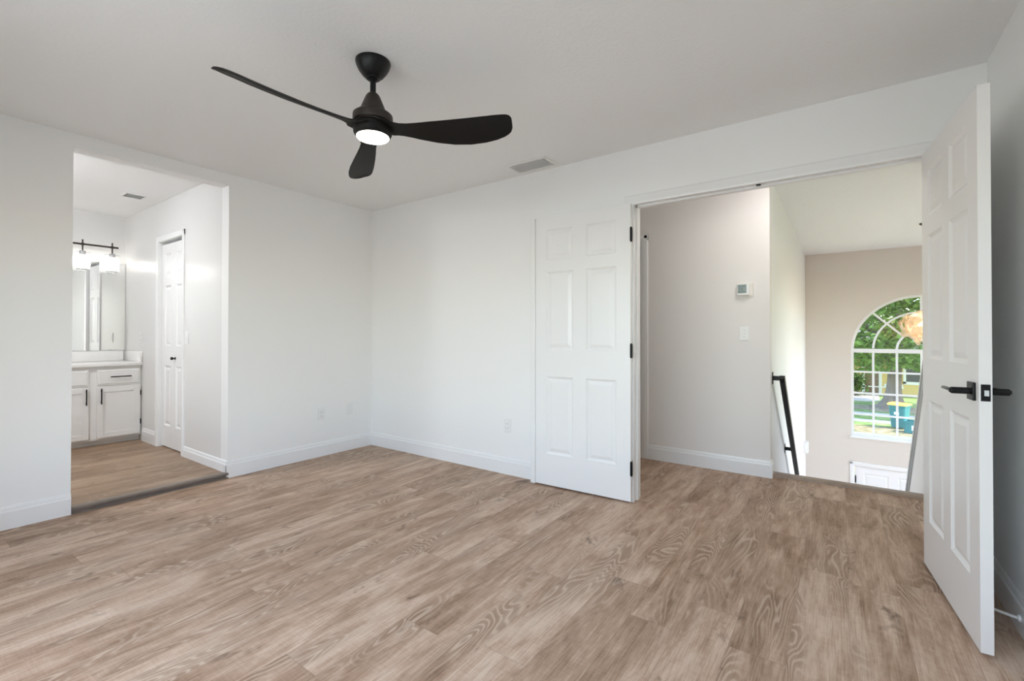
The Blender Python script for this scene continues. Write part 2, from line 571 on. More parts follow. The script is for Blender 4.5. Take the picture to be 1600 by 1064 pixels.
# ------------------------------------------------------------------ bathroom shell
m = MB()
m.box(BX - .1, BX, BY0 - .1, BY1 + .1, -.12, BC + .1)
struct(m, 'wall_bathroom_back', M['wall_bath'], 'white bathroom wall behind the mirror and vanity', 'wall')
CX0, CX1, CZ = -1.512, -0.922, 2.065     # closet opening
m = MB()
m.box(BX, CX0, BY1, BY1 + .1, -.12, BC + .1)
m.box(CX1, -WT, BY1, BY1 + .1, -.12, BC + .1)
m.box(CX0, CX1, BY1, BY1 + .1, CZ, BC + .1)
m.box(CX0 - .05, CX1 + .05, BY1 + .12, BY1 + .14, -.12, BC)
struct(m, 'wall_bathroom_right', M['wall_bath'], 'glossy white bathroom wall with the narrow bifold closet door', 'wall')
m = MB()
m.box(BX - .1, -WT, BY0 - .1, BY0, -.12, BC + .1)
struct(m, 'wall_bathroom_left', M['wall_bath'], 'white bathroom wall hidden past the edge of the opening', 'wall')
m = MB()
m.box(BX - .1, -WT, BY0 - .1, BY1 + .1, BC, BC + .1)
struct(m, 'ceiling_bathroom', M['ceil_bath'], 'bright white bathroom ceiling with a small vent', 'ceiling')

# ------------------------------------------------------------------ hall, stair and foyer shell
HD0, HD1, HDZ = 1.72, 2.485, 2.02
m = MB()
m.box(1.2, HD0, HY, HY + WT, -.12, H + .1)
m.box(HD1, HX, HY, HY + WT, -.12, H + .1)
m.box(HD0, HD1, HY, HY + WT, HDZ, H + .1)
struct(m, 'wall_hall_back', M['wall_hall'], 'beige white hall wall holding the thermostat and switch', 'wall')
m = MB()
m.box(1.08, 1.2, WT, HY + WT, -.12, H + .1)
struct(m, 'wall_hall_left', M['wall_hall'], 'hall end wall out of view beside the closed hall door', 'wall')
m = MB()
m.box(4.62, 4.72, WT, HY + WT, -.12, H + .1)
struct(m, 'wall_hall_right', M['wall_hall'], 'short hall wall hidden behind the open door leaf', 'wall')
m = MB()
m.box(HX - .12, HX, HY + WT, FY, GF - .1, H + .1)
struct(m, 'wall_stair_left', M['wall'], 'tall white stair wall carrying the black handrail', 'wall')
m = MB()
m.box(FX, FX + .12, HY, 2.4, GF - .1, H + .1)
m.box(FX, FX + .12, 4.8, FY + .2, GF - .1, H + .1)
m.box(FX, FX + .12, 2.4, 4.8, GF - .1, -1.3)  # unseen opening, added so daylight brightens the foyer
m.box(FX, FX + .12, 2.4, 4.8, 1.9, H + .1)
struct(m, 'wall_foyer_right', M['wall_foyer'], 'foyer side wall out of view with a tall opening added for daylight', 'wall')
m = MB()
m.box(4.72, FX, HY, HY + WT, GF - .1, H + .1)
m.box(HX - .12, 4.72, HY + .02, HY + WT - .02, GF - .1, -.13)
struct(m, 'wall_foyer_front', M['wall_foyer'], 'foyer wall under the hall, hidden behind the open door leaf', 'wall')
m = MB()
m.box(1.08, FX + .12, WT, FY + .2, H, H + .1)
struct(m, 'ceiling_hall', M['ceil_tex'], 'knockdown textured white ceiling over the hall and stairwell', 'ceiling')
m = MB()
m.box(HX - .12, FX + .12, HY, FY + .2, GF - .12, GF)
struct(m, 'floor_foyer', M['floor'], 'plank floor of the foyer below the stairs', 'floor')
m = MB()
for i in range(14):
    m.box(HX + .003, 4.548, NY + .0 + .25 * i, NY + .25 * (i + 1) + .02, GF + .001, -.193 * (i + 1))
struct(m, 'floor_stairs', M['nosing'], 'wooden stair steps going down past the hall edge', 'stairs')

# stair nosing at the hall edge
m = MB()
m.prism([(1.203, 0.0), (1.210, .014), (1.222, .020), (1.285, .021), (NY - .003, .015), (NY + .002, .004), (NY + .002, -.012), (NY - .008, -.024), (HY + WT + .001, -.024), (HY + WT + .001, 0.0)],
        'x', HX + .003, 4.55)
struct(m, 'trim_2', M['nosing'], 'wood stair nosing along the edge of the hall floor', 'stair nosing')

# foyer window wall with arched window and the front door below
AX, AR, AZ, AB = 4.967, 0.837, 0.908, -0.405
FD0, FD1, FDZ = 4.172, 5.090, -0.855
m = MB()
y0, y1 = FY, FY + .2
top = H + .1
m.box(HX - .12, AX - AR, y0, y1, GF - .1, top)
m.box(AX + AR, FX + .12, y0, y1, GF - .1, top)
m.box(AX - AR, AX + AR, y0, y1, FDZ, AB)
m.box(AX - AR, FD0, y0, y1, GF - .1, FDZ)
m.box(FD1, AX + AR, y0, y1, GF - .1, FDZ)
NS = 40
for i in range(NS):
    a0, a1 = PI * i / NS, PI * (i + 1) / NS
    xa, za = AX + AR * math.cos(a0), AZ + AR * math.sin(a0)
    xb, zb = AX + AR * math.cos(a1), AZ + AR * math.sin(a1)
    m.prism([(xa, za), (xa, top), (xb, top), (xb, zb)], 'y', y0, y1)
struct(m, 'wall_foyer_back', M['wall_foyer'], 'cream foyer wall around the arched window above the front door', 'wall')


def arc_bar(mb, cx, cz, r_in, r_out, y0, y1, a0=0.0, a1=PI, n=40):
    for i in range(n):
        p, q = a0 + (a1 - a0) * i / n, a0 + (a1 - a0) * (i + 1) / n
        mb.prism([(cx + r_in * math.cos(p), cz + r_in * math.sin(p)), (cx + r_out * math.cos(p), cz + r_out * math.sin(p)),
                  (cx + r_out * math.cos(q), cz + r_out * math.sin(q)), (cx + r_in * math.cos(q), cz + r_in * math.sin(q))], 'y', y0, y1)


w1 = tag(empty('window_1', (0, 0, 0)), 'arched white foyer window with small panes above the front door', 'window', None, 'structure')
m = MB()
fw = .038
ya, yb = FY + .10, FY + .16
m.box(AX - AR + .001, AX - AR + fw, ya, yb, AB, AZ)
m.box(AX + AR - fw, AX + AR - .001, ya, yb, AB, AZ)
m.box(AX - AR + fw, AX + AR - fw, ya, yb, AB + .001, AB + .045)
m.box(AX - AR + fw, AX + AR - fw, ya, yb, AZ - .03, AZ + .03)
arc_bar(m, AX, AZ, AR - fw, AR - .001, ya, yb)
m.build('frame', M['trim'], w1)
m = MB()
mw = .0135
for k in range(1, 6):
    x = AX - AR + 2 * AR * k / 6
    m.box(x - mw, x + mw, ya + .015, yb - .015, AB + .045, AZ - .03)
for k in range(1, 4):
    z = AB + (AZ - AB) * k / 4
    m.box(AX - AR + fw, AX + AR - fw, ya + .017, yb - .017, z - mw, z + mw)
for k in (1, 2):
    r = AR * k / 3
    arc_bar(m, AX, AZ + .02, r - mw, r + mw, ya + .015, yb - .015, R(2), R(178), 28)
for ang in (45, 90, 135):
    c, s = math.cos(R(ang)), math.sin(R(ang))
    mt = Matrix.Translation((AX, 0, AZ + .02)) @ Matrix.Rotation(-R(ang), 4, 'Y')
    m.box(AR / 3, AR - fw + .004, ya + .017, yb - .017, -mw, mw, 0, mt)
m.build('muntin', M['trim'], w1)
m = MB()
ring = [(AX - AR + .02, AB + .02)] + [(AX - (AR - .02) * math.cos(PI * i / 32), AZ + (AR - .02) * math.sin(PI * i / 32)) for i in range(33)] + [(AX + AR - .02, AB + .02)]
m.prism(ring, 'y', FY + .128, FY + .132)
m.build('pane', M['glass'], w1)
m = MB()
m.box(AX - AR - .02, AX + AR + .02, FY - .025, FY + .10, AB - .022, AB + .002, .004)
m.build('sill', M['trim'], w1)


# ------------------------------------------------------------------ panel doors
def door_leaf(w, h, t, panels, name, mat, parent):
    """leaf in local x 0..w, y -t..0, z 0..h with moulded raised panels (x0,x1,z0,z1)"""
    bm = bmesh.new()
    xs = sorted({0.0, w} | {p[0] for p in panels} | {p[1] for p in panels})
    zs = sorted({0.0, h} | {p[2] for p in panels} | {p[3] for p in panels})
    for side in (0, 1):
        yb_ = -t if side == 0 else 0.0
        sg = 1 if side == 0 else -1
        cache = {}

        def V(x, z, d=0.0):
            k = (round(x, 5), round(z, 5), round(d, 5))
            if k not in cache:
                cache[k] = bm.verts.new((x, yb_ + sg * d, z))
            return cache[k]
        for i in range(len(xs) - 1):
            for j in range(len(zs) - 1):
                a, b_, c, d = xs[i], xs[i + 1], zs[j], zs[j + 1]
                pan = any(p[0] <= a + 1e-6 and p[1] >= b_ - 1e-6 and p[2] <= c + 1e-6 and p[3] >= d - 1e-6 for p in panels)
                if not pan:
                    bm.faces.new((V(a, c), V(b_, c), V(b_, d), V(a, d)))
        for p in panels:
            rings = []
            for ins, dep in ((0, 0), (.004, .0035), (.014, .0095), (.020, .0095), (.040, .003), (.046, .002)):
                rings.append([V(p[0] + ins, p[2] + ins, dep), V(p[1] - ins, p[2] + ins, dep), V(p[1] - ins, p[3] - ins, dep), V(p[0] + ins, p[3] - ins, dep)])
            # outer ring edges carry the grid cuts, so bridge with simple quads
            for ra, rb in zip(rings, rings[1:]):
                for q in range(4):
                    bm.faces.new((ra[q], ra[(q + 1) % 4], rb[(q + 1) % 4], rb[q]))
            bm.faces.new(rings[-1])
    for (a, b_) in (((0, 0), (w, 0)), ((w, 0), (w, h)), ((w, h), (0, h)), ((0, h), (0, 0))):
        bm.faces.new([bm.verts.new(v) for v in ((a[0], -t, a[1]), (b_[0], -t, b_[1]), (b_[0], 0, b_[1]), (a[0], 0, a[1]))])
    bmesh.ops.remove_doubles(bm, verts=bm.verts, dist=1e-5)
    bmesh.ops.recalc_face_normals(bm, faces=bm.faces)
    mb = MB()
    mb.bm.free()
    mb.bm = bm
    return mb.build(name, mat, parent)


def six(w, z0=0.0):
    a, s = .102, .100
    pw = (w - 2 * a - s) / 2
    out = []
    for x0 in (a, a + pw + s):
        for z_ in ((.235, .820), (1.020, 1.612), (1.702, 1.932)):
            out.append((x0, x0 + pw, z_[0] + z0, z_[1] + z0))
    return out


def hinge(parent, x, y, z, name='hinge'):
    m = MB()
    m.rod((x, y, z - .044), (x, y, z + .044), .0075, n=14)
    m.box(x - .013, x + .013, y + .006, y + .010, z - .044, z + .044, .001)
    return m.build(name, M['black'], parent, True)


# left leaf folded back flat against the wall. hinge pin at (DX0, -0.012)
d1 = tag(empty('door_1', (DX0 - .004, -.022, .013), R(181.8)), 'white six panel door leaf folded flat against the wall, black hinges on its edge', 'door', None, 'structure')
# local +x points away from the hinge; local y -t..0 after the half turn faces the room
lf = door_leaf(.760, 2.030, .035, six(.760), 'leaf', M['door'], d1)
lf.location = (0, .035, 0)
for z in (.225, 1.026, 1.820):
    m = MB()
    m.rod((-.006, .040, z - .046), (-.006, .040, z + .046), .0085, n=14)
    m.rod((-.006, .040, z - .051), (-.006, .040, z + .051), .005, n=10)
    m.box(-.0030, -.0005, .004, .036, z - .046, z + .046, .0008)
    m.build('hinge', M['black'], d1, True)
m = MB()
m.box(.750, .790, .0355, .047, -.004, 2.030, .003)
m.box(.7605, .772, .0, .0355, -.004, 2.030)
m.build('astragal', M['door'], d1)

# right leaf, open a little past square
ang2 = math.atan2(-.760, .068)
d2 = tag(empty('door_2', (4.372, -.004, .016), ang2), 'white six panel door leaf standing open by the dark right wall, black lever handle', 'door', None, 'structure')
# local x runs to the free edge; the visible face looks towards -x of the room
lf = door_leaf(.760, 2.030, .035, six(.760), 'leaf', M['door_warm'], d2)
lf.location = (0, 0, 0)


def lever(parent, side):
    """side -1: on local y=-t face, +1: on y=0 face"""
    h = MB()
    zc, xc = .925, .700
    yb_ = -.035 if side < 0 else 0.0
    s = side
    h.box(xc - .033, xc + .033, min(yb_, yb_ + s * .009), max(yb_, yb_ + s * .009), zc - .033, zc + .033, .0025)
    r = h.build('lever_handle', M['black'], parent)
    n = MB()
    n.rod((xc, yb_ + s * .008, zc), (xc, yb_ + s * .060, zc), .0125, n=20)
    n.rod((xc, yb_ + s * .060, zc), (xc, yb_ + s * .066, zc), .0115, .007, n=20)
    n.build('neck', M['black'], r, True)
    n = MB()
    n.box(xc - .118, xc + .010, min(yb_ + s * .048, yb_ + s * .062), max(yb_ + s * .048, yb_ + s * .062), zc - .0055, zc + .0055, .003)
    n.build('lever', M['lever'], r, True)


lever(d2, -1)
lever(d2, 1)
m = MB()
m.box(.7598, .7618, -.030, -.005, .925 - .030, .925 + .030, .0006)
lp = m.build('latch_plate', M['black'], d2)
m = MB()
m.prism([(.7615, -.022), (.7615, -.011), (.770, -.011), (.766, -.022)], 'z', .925 - .011, .925 + .009)
m.build('latch_bolt', M['steel'], lp)
for z in (.225, 1.020, 1.820):
    hinge(d2, -.004, .004, z)

# casing and jambs of the double door
m = MB()
cw = .066
prof = [(0, 0), (0, .016), (.012, .018), (.040, .014), (.058, .013), (cw, .008), (cw, 0)]
# head casing: profile (z offset up, y towards the room)
m.prism([(-p[1], DZ - .003 + p[0]) for p in prof], 'x', DX0 - cw, min(W - .001, DX1 + cw))
for sx, x0 in ((-1, DX0 + .003), (1, DX1 - .003)):
    m.prism([(x0 + sx * p[0], -p[1]) for p in prof], 'z', 0, DZ + .05)
# jambs and head lining with stop
m.box(DX0 - .02, DX0, -.001, WT + .001, 0, DZ)
m.box(DX1, DX1 + .02, -.001, WT + .001, 0, DZ)
m.box(DX0 - .02, DX1 + .02, -.001, WT + .001, DZ, DZ + .02)
m.box(DX0, DX0 + .011, .040, .076, 0, DZ)
m.box(DX1 - .011, DX1, .040, .076, 0, DZ)
m.box(DX0, DX1, .040, .076, DZ - .013, DZ)
struct(m, 'trim_3', M['trim'], 'white casing and jambs around the double door opening', 'door casing')
m = MB()
m.box(3.606 - .012, 3.606 + .012, .012, .036, DZ - .006, DZ - .0005, .001)
tag(m.build('ball_catch', M['black'], None), 'small black catch plate under the head of the double door frame', 'door catch')

# ------------------------------------------------------------------ baseboards
BBP = [(0, 0), (.014, 0), (.014, .100), (.0125, .106), (.009, .110), (.009, .118), (.006, .130), (.003, .134), (0, .134)]


def base(name, runs, label, mat='trim'):
    """runs: list of (a, b) with the room on the left hand of a->b"""
    m = MB()
    for a, b in runs:
        m.sweep(BBP, a, b)
    return struct(m, name, M[mat], label, 'baseboard')


base('baseboard_left', [((0, 0, 0), (0, OY1 - .014, 0)), ((0, OY0, 0), (0, REAR, 0)), ((0.0, OY1, 0), (-WT, OY1, 0)), ][:2] +
     [], 'white moulded baseboard along the wall with the bathroom opening')
base('baseboard_back', [((DX0 - cw, 0, 0), (0, 0, 0)), ((W, 0, 0), (DX1 + cw, 0, 0))], 'white moulded baseboard from the corner to the folded door leaf')
base('baseboard_right', [((W, REAR, 0), (W, 0, 0))], 'white moulded baseboard on the dark wall behind the open door')
base('baseboard_bathroom', [((0.0135, BY1, BF - .04), (CX1 + .055, BY1, BF - .04)), ((CX1 + .055, BY1, BF), (CX1 + .056, BY1, BF)), ((CX0 - .055, BY1, BF), (-2.0, BY1, BF))][:1] +
     [((CX0 - .055, BY1, BF), (-1.94, BY1, BF))], 'white moulded baseboard on the bathroom wall beside the closet door')
base('baseboard_hall', [((HX, HY, 0), (2.549, HY, 0))], 'white moulded baseboard under the thermostat in the hall')
m = MB()
m.sweep(BBP, (HX, HY + WT - .03, 0), (HX, HY - .0135, 0))
struct(m, 'baseboard_corner', M['trim'], 'short baseboard return at the hall corner above the stairs', 'baseboard')


# ------------------------------------------------------------------ closet bifold door
def casing3(mb, x0, x1, z0, zt, y, s, w=.05, d=.016):
    """flat moulded casing round an opening in a wall y=const; s=-1 sticks out towards -y"""
    pr = [(0, 0), (0, .010), (.008, .012), (.030, d), (w - .006, d), (w, .010), (w, 0)]
    mb.prism([(x0 - p[0], y + s * p[1]) for p in pr], 'z', z0, zt + w)
    mb.prism([(x1 + p[0], y + s * p[1]) for p in pr], 'z', z0, zt + w)
    mb.prism([(y + s * p[1], zt + p[0]) for p in pr], 'x', x0 - w, x1 + w)


m = MB()
casing3(m, CX0, CX1, BF, CZ, BY1, -1)
for a in ((CX0 - .002, CX0 + .004), (CX1 - .004, CX1 + .002)):
    m.box(a[0], a[1], BY1, BY1 + .1, BF, CZ)
m.box(CX0, CX1, BY1, BY1 + .1, CZ - .004, CZ + .002)
struct(m, 'trim_4', M['trim'], 'white casing around the bifold closet door', 'door casing')
d3 = tag(empty('door_3', (CX0 + .008, BY1 + .055, BF + .012)), 'narrow white bifold closet door in the bathroom with black knob', 'door', None, 'structure')
lw = (CX1 - CX0 - .018) / 2
for i in range(2):
    pn = [(.078, lw - .078, a, b_) for a, b_ in ((.205, .790), (.985, 1.575), (1.675, 1.890))]
    pn = [(.066, lw - .066, p[2], p[3]) for p in pn]
    lf = door_leaf(lw, 1.985, .030, pn, 'leaf', M['trim'], d3)
    lf.location = (i * (lw + .002), 0, 0)
k = MB()
kx, kz = lw + .055, .868
k.rod((kx, -.030, kz), (kx, -.034, kz), .014, n=18)
k.rod((kx, -.034, kz), (kx, -.050, kz), .006, n=14)
k.rod((kx, -.050, kz), (kx, -.064, kz), .013, .015, n=18)
k.rod((kx, -.064, kz), (kx, -.068, kz), .015, .011, n=18)
k.build('knob', M['black'], d3, True)

# ------------------------------------------------------------------ hall door, front door
m = MB()
casing3(m, HD0, HD1, 0, HDZ, HY, -1, .062)
for a in ((HD0 - .002, HD0 + .012), (HD1 - .012, HD1 + .002)):
    m.box(a[0], a[1], HY, HY + WT, 0, HDZ)
m.box(HD0, HD1, HY, HY + WT, HDZ - .012, HDZ + .002)
struct(m, 'trim_5', M['trim'], 'white casing of the door at the shaded end of the hall', 'door casing')
d4 = tag(empty('door_4', (HD0 + .015, HY + .085, .012)), 'closed white panel door at the shaded end of the hall, mostly hidden by the jamb', 'door', None, 'structure')
lf = door_leaf(.735, 1.985, .035, six(.735), 'leaf', M['door'], d4)
hinge(d4, .737, -.040, 1.80)
hinge(d4, .737, -.040, .22)

m = MB()
casing3(m, FD0, FD1, GF, FDZ, FY, -1, .06)
struct(m, 'trim_6', M['trim'], 'white casing around the front door in the foyer', 'door casing')
d5 = tag(empty('door_5', (FD0 + .006, FY + .06, GF + .01)), 'white panelled front door below the arched window', 'door', None, 'structure')
lf = door_leaf(FD1 - FD0 - .012, FDZ - GF - .018, .044, six(FD1 - FD0 - .012), 'leaf', M['door'], d5)
lk = MB()
hz = 1.86
lk.box(-.012, .012, -.056, -.044, hz - .085, hz + .005, .003)
lk.box(-.016, .010, -.066, -.054, hz + .000, hz + .030, .003)
lk.box(-.065, -.014, -.062, -.052, hz + .015, hz + .030, .003)
lk.build('flip_lock', M['black'], d5)
m = MB()
m.rod((.07, -.044, .93), (.07, -.10, .93), .012)
m.sphere((.07, -.11, .93), .03, 18)
m.build('knob', M['black'], d5, True)

# ------------------------------------------------------------------ stair guard wall and handrail
GX0, GX1 = 4.55, 4.66


def gz(y):
    return min(.95, .603 - 1.083 * (y - 2.065))


yk = 2.065 + (.603 - .95) / 1.083
ye = 4.60
m = MB()
m.prism([(HY + WT + .001, GF), (HY + WT + .001, .95 - .03), (yk, .95 - .03), (ye, gz(ye) - .03), (ye, GF)], 'x', GX0, GX1)
struct(m, 'wall_stair_right', M['wall_hall'], 'sloping white guard wall on the open side of the stairs', 'wall')
m = MB()
m.prism([(HY + WT + .001, .95 - .03), (HY + WT + .001, .95), (yk, .95), (ye + .02, gz(ye + .02)), (ye + .02, gz(ye + .02) - .045), (yk - .012, .95 - .03)], 'x', GX0 - .025, GX1 + .025)
m.prism([(HY + WT + .001, .95 - .055), (HY + WT + .001, .95 - .03), (yk - .01, .95 - .03), (ye, gz(ye) - .045), (ye, gz(ye) - .085), (yk - .02, .95 - .055)], 'x', GX0 - .012, GX1 + .012)
struct(m, 'trim_7', plain('cap_shade_grey', (0.62, 0.62, 0.61), .4, bump=.03), 'sloping cap on the stair guard wall beside the arched window', 'stair wall cap')  # grey puts the shade on the cap's edge into its colour

hr = tag(empty('handrail', (HX, 1.30, .79)), 'black square metal handrail going down the white stair wall', 'handrail')
sl = .762
m = MB()
L = 3.1
s_ = .019
m.prism([(-.019, -.002), (-.005, .022), (.019, .022), (L, -sl * L + .022), (L, -sl * L - .026), (.012, -.036)], 'x', .052, .090)
m.build('rail', M['black'], hr)
m = MB()
m.box(.004, .060, -.012, .018, -.018, .018, .002)
r_ = m.build('return_arm', M['black'], hr)
m = MB()
m.box(0.0005, .005, -.030, .036, -.050, .050, .001)
m.build('wall_plate', M['black'], r_)
for yb_ in (1.02, 2.75):
    m = MB()
    zc = -sl * yb_ - .01
    m.box(.004, .060, yb_ - .012, yb_ + .012, zc - .016, zc + .016, .002)
    r_ = m.build('bracket', M['black'], hr)
    m = MB()
    m.box(0.0005, .005, yb_ - .022, yb_ + .022, zc - .045, zc + .045, .001)
    m.build('wall_plate', M['black'], r_)

m = MB()
m.box(HX + .0005, HX + .060, 5.22, 5.36, -.645, -.485, .006)
ch = m.build('chime_box', M['plastic'], None)
tag(ch, 'small white door chime box low on the stair wall', 'door chime')


# ------------------------------------------------------------------ wall plates
def plate(name, kind, label, cat, loc, axis, group=None):
    """axis 'x': wall faces +x; 'y': wall faces -y"""
    rz = R(90) if axis == 'x' else 0.0
    o = tag(empty(name, loc, rz), label, cat, group)
    m = MB()
    m.box(-.035, .035, -.006, -.0004, -.057, .057, .0022)
    m.build('cover_plate', M['plastic'], o)
    if kind == 'outlet':
        for dz in (-.0195, .0195):
            m = MB()
            m.box(-.0165, .0165, -.0085, -.005, dz - .014, dz + .014, .003)
            rc = m.build('receptacle', M['plastic'], o)
            m = MB()
            m.box(-.0075, -.0055, -.0090, -.0080, dz - .001, dz + .007)
            m.box(.0055, .0075, -.0090, -.0080, dz - .001, dz + .006)
            m.rod((0, -.0090, dz - .007), (0, -.0080, dz - .007), .0024, n=10)
            m.build('slot', M['grey_slot'], rc)
    elif kind == 'switch':
        m = MB()
        m.box(-.006, .006, -.0075, -.005, -.012, .012, .001)
        m.box(-.0035, .0035, -.016, -.006, .000, .008, .0012)
        m.build('toggle', M['plastic'], o)
        for dz in (-.030, .030):
            m = MB()
            m.rod((0, -.0070, dz), (0, -.0055, dz), .0028, n=10)
            m.build('screw', M['steel'], o)
    elif kind == 'rocker':
        m = MB()
        m.box(-.0165, .0165, -.009, -.005, -.033, .033, .0015)
        m.build('rocker', M['plastic'], o)
    elif kind == 'blank':
        for dz in (-.030, .030):
            m = MB()
            m.rod((0, -.0070, dz), (0, -.0055, dz), .0028, n=10)
            m.build('screw', M['plastic'], o)
    return o


plate('wall_outlet', 'outlet', 'white double outlet on the opening wall, next to the blank cover plate', 'outlet', (0, -.574, .396), 'x')
plate('blank_plate', 'blank', 'white blank wall plate nearest the room corner', 'wall plate', (0, -.268, .411), 'x')
plate('wall_outlet', 'outlet', 'white double outlet between the room corner and the folded door leaf', 'outlet', (1.762, 0, .398), 'y')
plate('light_switch', 'switch', 'white toggle light switch in the hall below the thermostat', 'light switch', (3.354, HY, 1.16), 'y')
plate('light_switch', 'rocker', 'white rocker light switch on the bathroom wall beside the bifold door', 'light switch', (-.812, BY1, 1.117), 'y')
plate('wall_outlet', 'outlet', 'white outlet on the bathroom wall between mirror and bifold door', 'outlet', (-2.02, BY1, 1.11), 'y')

th = tag(empty('thermostat', (3.352, HY, 1.526)), 'white wall thermostat with grey screen in the hall', 'thermostat')
m = MB()
m.box(-.030, .072, -.012, -.0004, -.058, .050, .004)
m.build('back_plate', plain('thermostat_cream', (.78, .75, .69), .5, bump=.02), th)
m = MB()
m.box(-.050, .046, -.030, -.012, -.052, .046, .006)
bd = m.build('body', M['plastic'], th)
m = MB()
m.box(-.042, .024, -.0315, -.0298, -.034, .038, .0006)
sc = m.build('screen', M['lcd'], th)
m = MB()
for a in ((-.034, -.016, .018, .024), (-.010, .014, .018, .024), (-.034, .014, -.024, -.019), (-.030, -.026, -.012, .010), (-.018, -.014, -.012, .010), (-.008, -.004, -.012, .010)):
    m.box(a[0], a[1], -.0320, -.0314, a[2], a[3])
m.build('display_segment', M['lcd_ink'], sc)


# ------------------------------------------------------------------ vents
def vent(name, label, x0, x1, y0, y1, z, nslat, along, mat):
    o = tag(empty(name, ((x0 + x1) / 2, (y0 + y1) / 2, z)), label, 'vent')
    a, b_ = (x1 - x0) / 2, (y1 - y0) / 2
    f = .022
    m = MB()
    m.box(-a, a, -b_, -b_ + f, -.007, -.0003, .002)
    m.box(-a, a, b_ - f, b_, -.007, -.0003, .002)
    m.box(-a, -a + f, -b_ + f, b_ - f, -.007, -.0003, .002)
    m.box(a - f, a, -b_ + f, b_ - f, -.007, -.0003, .002)
    m.build('frame', M['plastic'], o)
    m = MB()
    m.box(-a + f, a - f, -b_ + f, b_ - f, -.0012, -.0004)
    m.build('backing', mat, o)
    m = MB()
    for i in range(nslat):
        if along == 'x':
            y = -b_ + f + (2 * b_ - 2 * f) * (i + .5) / nslat
            mt = Matrix.Translation((0, y, -.0055)) @ Matrix.Rotation(R(14), 4, 'X')
            m.box(-a + f, a - f, -.0066, .0066, -.0006, .0006, 0, mt)
        else:
            x = -a + f + (2 * a - 2 * f) * (i + .5) / nslat
            mt = Matrix.Translation((x, 0, -.0055)) @ Matrix.Rotation(R(35), 4, 'Y')
            m.box(-.0065, .0065, -b_ + f, b_ - f, -.0006, .0006, 0, mt)
    m.build('slats', M['plastic'], o)
    return o


vent('ceiling_vent', 'white air vent in the bedroom ceiling by the door wall', 1.915, 2.268, -.245, -.045, H, 11, 'x', plain('vent_backing_pale', (.84, .84, .83), .7, bump=.02))
vent('ceiling_vent', 'small white vent in the bathroom ceiling', -1.53, -1.34, -1.71, -1.53, BC, 4, 'y', plain('vent_backing_grey', (.42, .42, .41), .7, bump=.02))

bl = tag(empty('added_ceiling_lamp', (-0.85, -2.72, BC)), 'added flush round ceiling lamp in the unseen side of the bathroom', 'ceiling lamp')  # unseen lamp added to brighten the vanity fronts
m = MB()
m.lathe([(0, -.0005), (.15, -.0005), (.152, -.02), (.14, -.03), (0, -.03)], 40)
m.build('base', M['trim'], bl, True)
m = MB()
m.lathe([(.138, -.030), (.13, -.055), (.09, -.080), (.04, -.090), (0, -.092)], 40)
m.build('diffuser', emit_mat('bathroom_added_lamp_diffuser', (0.92, 0.95, 1.0), 128.0), bl, True)
hl = tag(empty('added_ceiling_lamp', (3.70, .62, H)), 'added flush round ceiling lamp in the hall above the door head', 'ceiling lamp')  # added out of view to lift the hall light level
m = MB()
m.lathe([(0, -.0005), (.15, -.0005), (.152, -.02), (.14, -.03), (0, -.03)], 40)
m.build('base', M['trim'], hl, True)
m = MB()
m.lathe([(.138, -.030), (.13, -.055), (.09, -.080), (.04, -.090), (0, -.092)], 40)
m.build('diffuser', emit_mat('hall_added_lamp_diffuser', (1.0, 0.97, 0.95), 31.0), hl, True)

# ------------------------------------------------------------------ door stop
ds = tag(empty('door_stop', (W - .014, -.505, .062)), 'white door stop rod on the baseboard behind the open door', 'door stop')
m = MB()
m.rod((0, 0, 0), (-.008, 0, 0), .013, .012, n=18)
m.build('base', M['plastic'], ds, True)
m = MB()
m.rod((-.006, 0, 0), (-.070, 0.022, .003), .0055, n=14)
m.build('rod', M['plastic'], ds, True)
m = MB()
m.rod((-.069, 0.0217, .003), (-.084, 0.0267, .0036), .008, n=16)
m.build('tip', M['plastic'], ds, True)

# ------------------------------------------------------------------ ceiling fan
FANX, FANY = 2.203, -1.691
fan = tag(empty('ceiling_fan', (FANX, FANY, H)), 'black three blade ceiling fan with lit round lamp', 'ceiling fan')
m = MB()
m.lathe([(0, -.0005), (.080, -.0005), (.081, -.006), (.078, -.018), (.068, -.040), (.050, -.064), (.040, -.074), (.034, -.077), (.030, -.083), (0, -.083)], 56)
m.build('canopy', M['black'], fan, True)
m = MB()
m.rod((0, 0, -.078), (0, 0, -.165), .0135, n=24)
m.lathe([(0, -.078), (.021, -.078), (.021, -.088), (.017, -.092), (0, -.092)], 32)
m.build('downrod', M['black'], fan, True)
m = MB()
m.lathe([(0, -.152), (.022, -.152), (.028, -.158), (.034, -.168), (.060, -.232), (.062, -.238), (.058, -.242), (.060, -.246), (.084, -.250), (.091, -.256), (.092, -.264),
         (.092, -.286), (.090, -.291), (.083, -.293), (.083, -.298), (0, -.298)], 64)
m.build('motor_housing', M['bronze'], fan, True)
m = MB()
m.lathe([(0, -.298), (.078, -.298), (.088, -.306), (.090, -.322), (.088, -.340), (.082, -.352), (.076, -.357), (.070, -.357), (0, -.350)], 64)
m.build('blade_hub', M['blade'], fan, True)
m = MB()
m.lathe([(.0745, -.352), (.0745, -.360), (.071, -.364), (.045, -.3675), (0, -.369)], 56)
m.build('light_lens', M['lens'], fan, True)


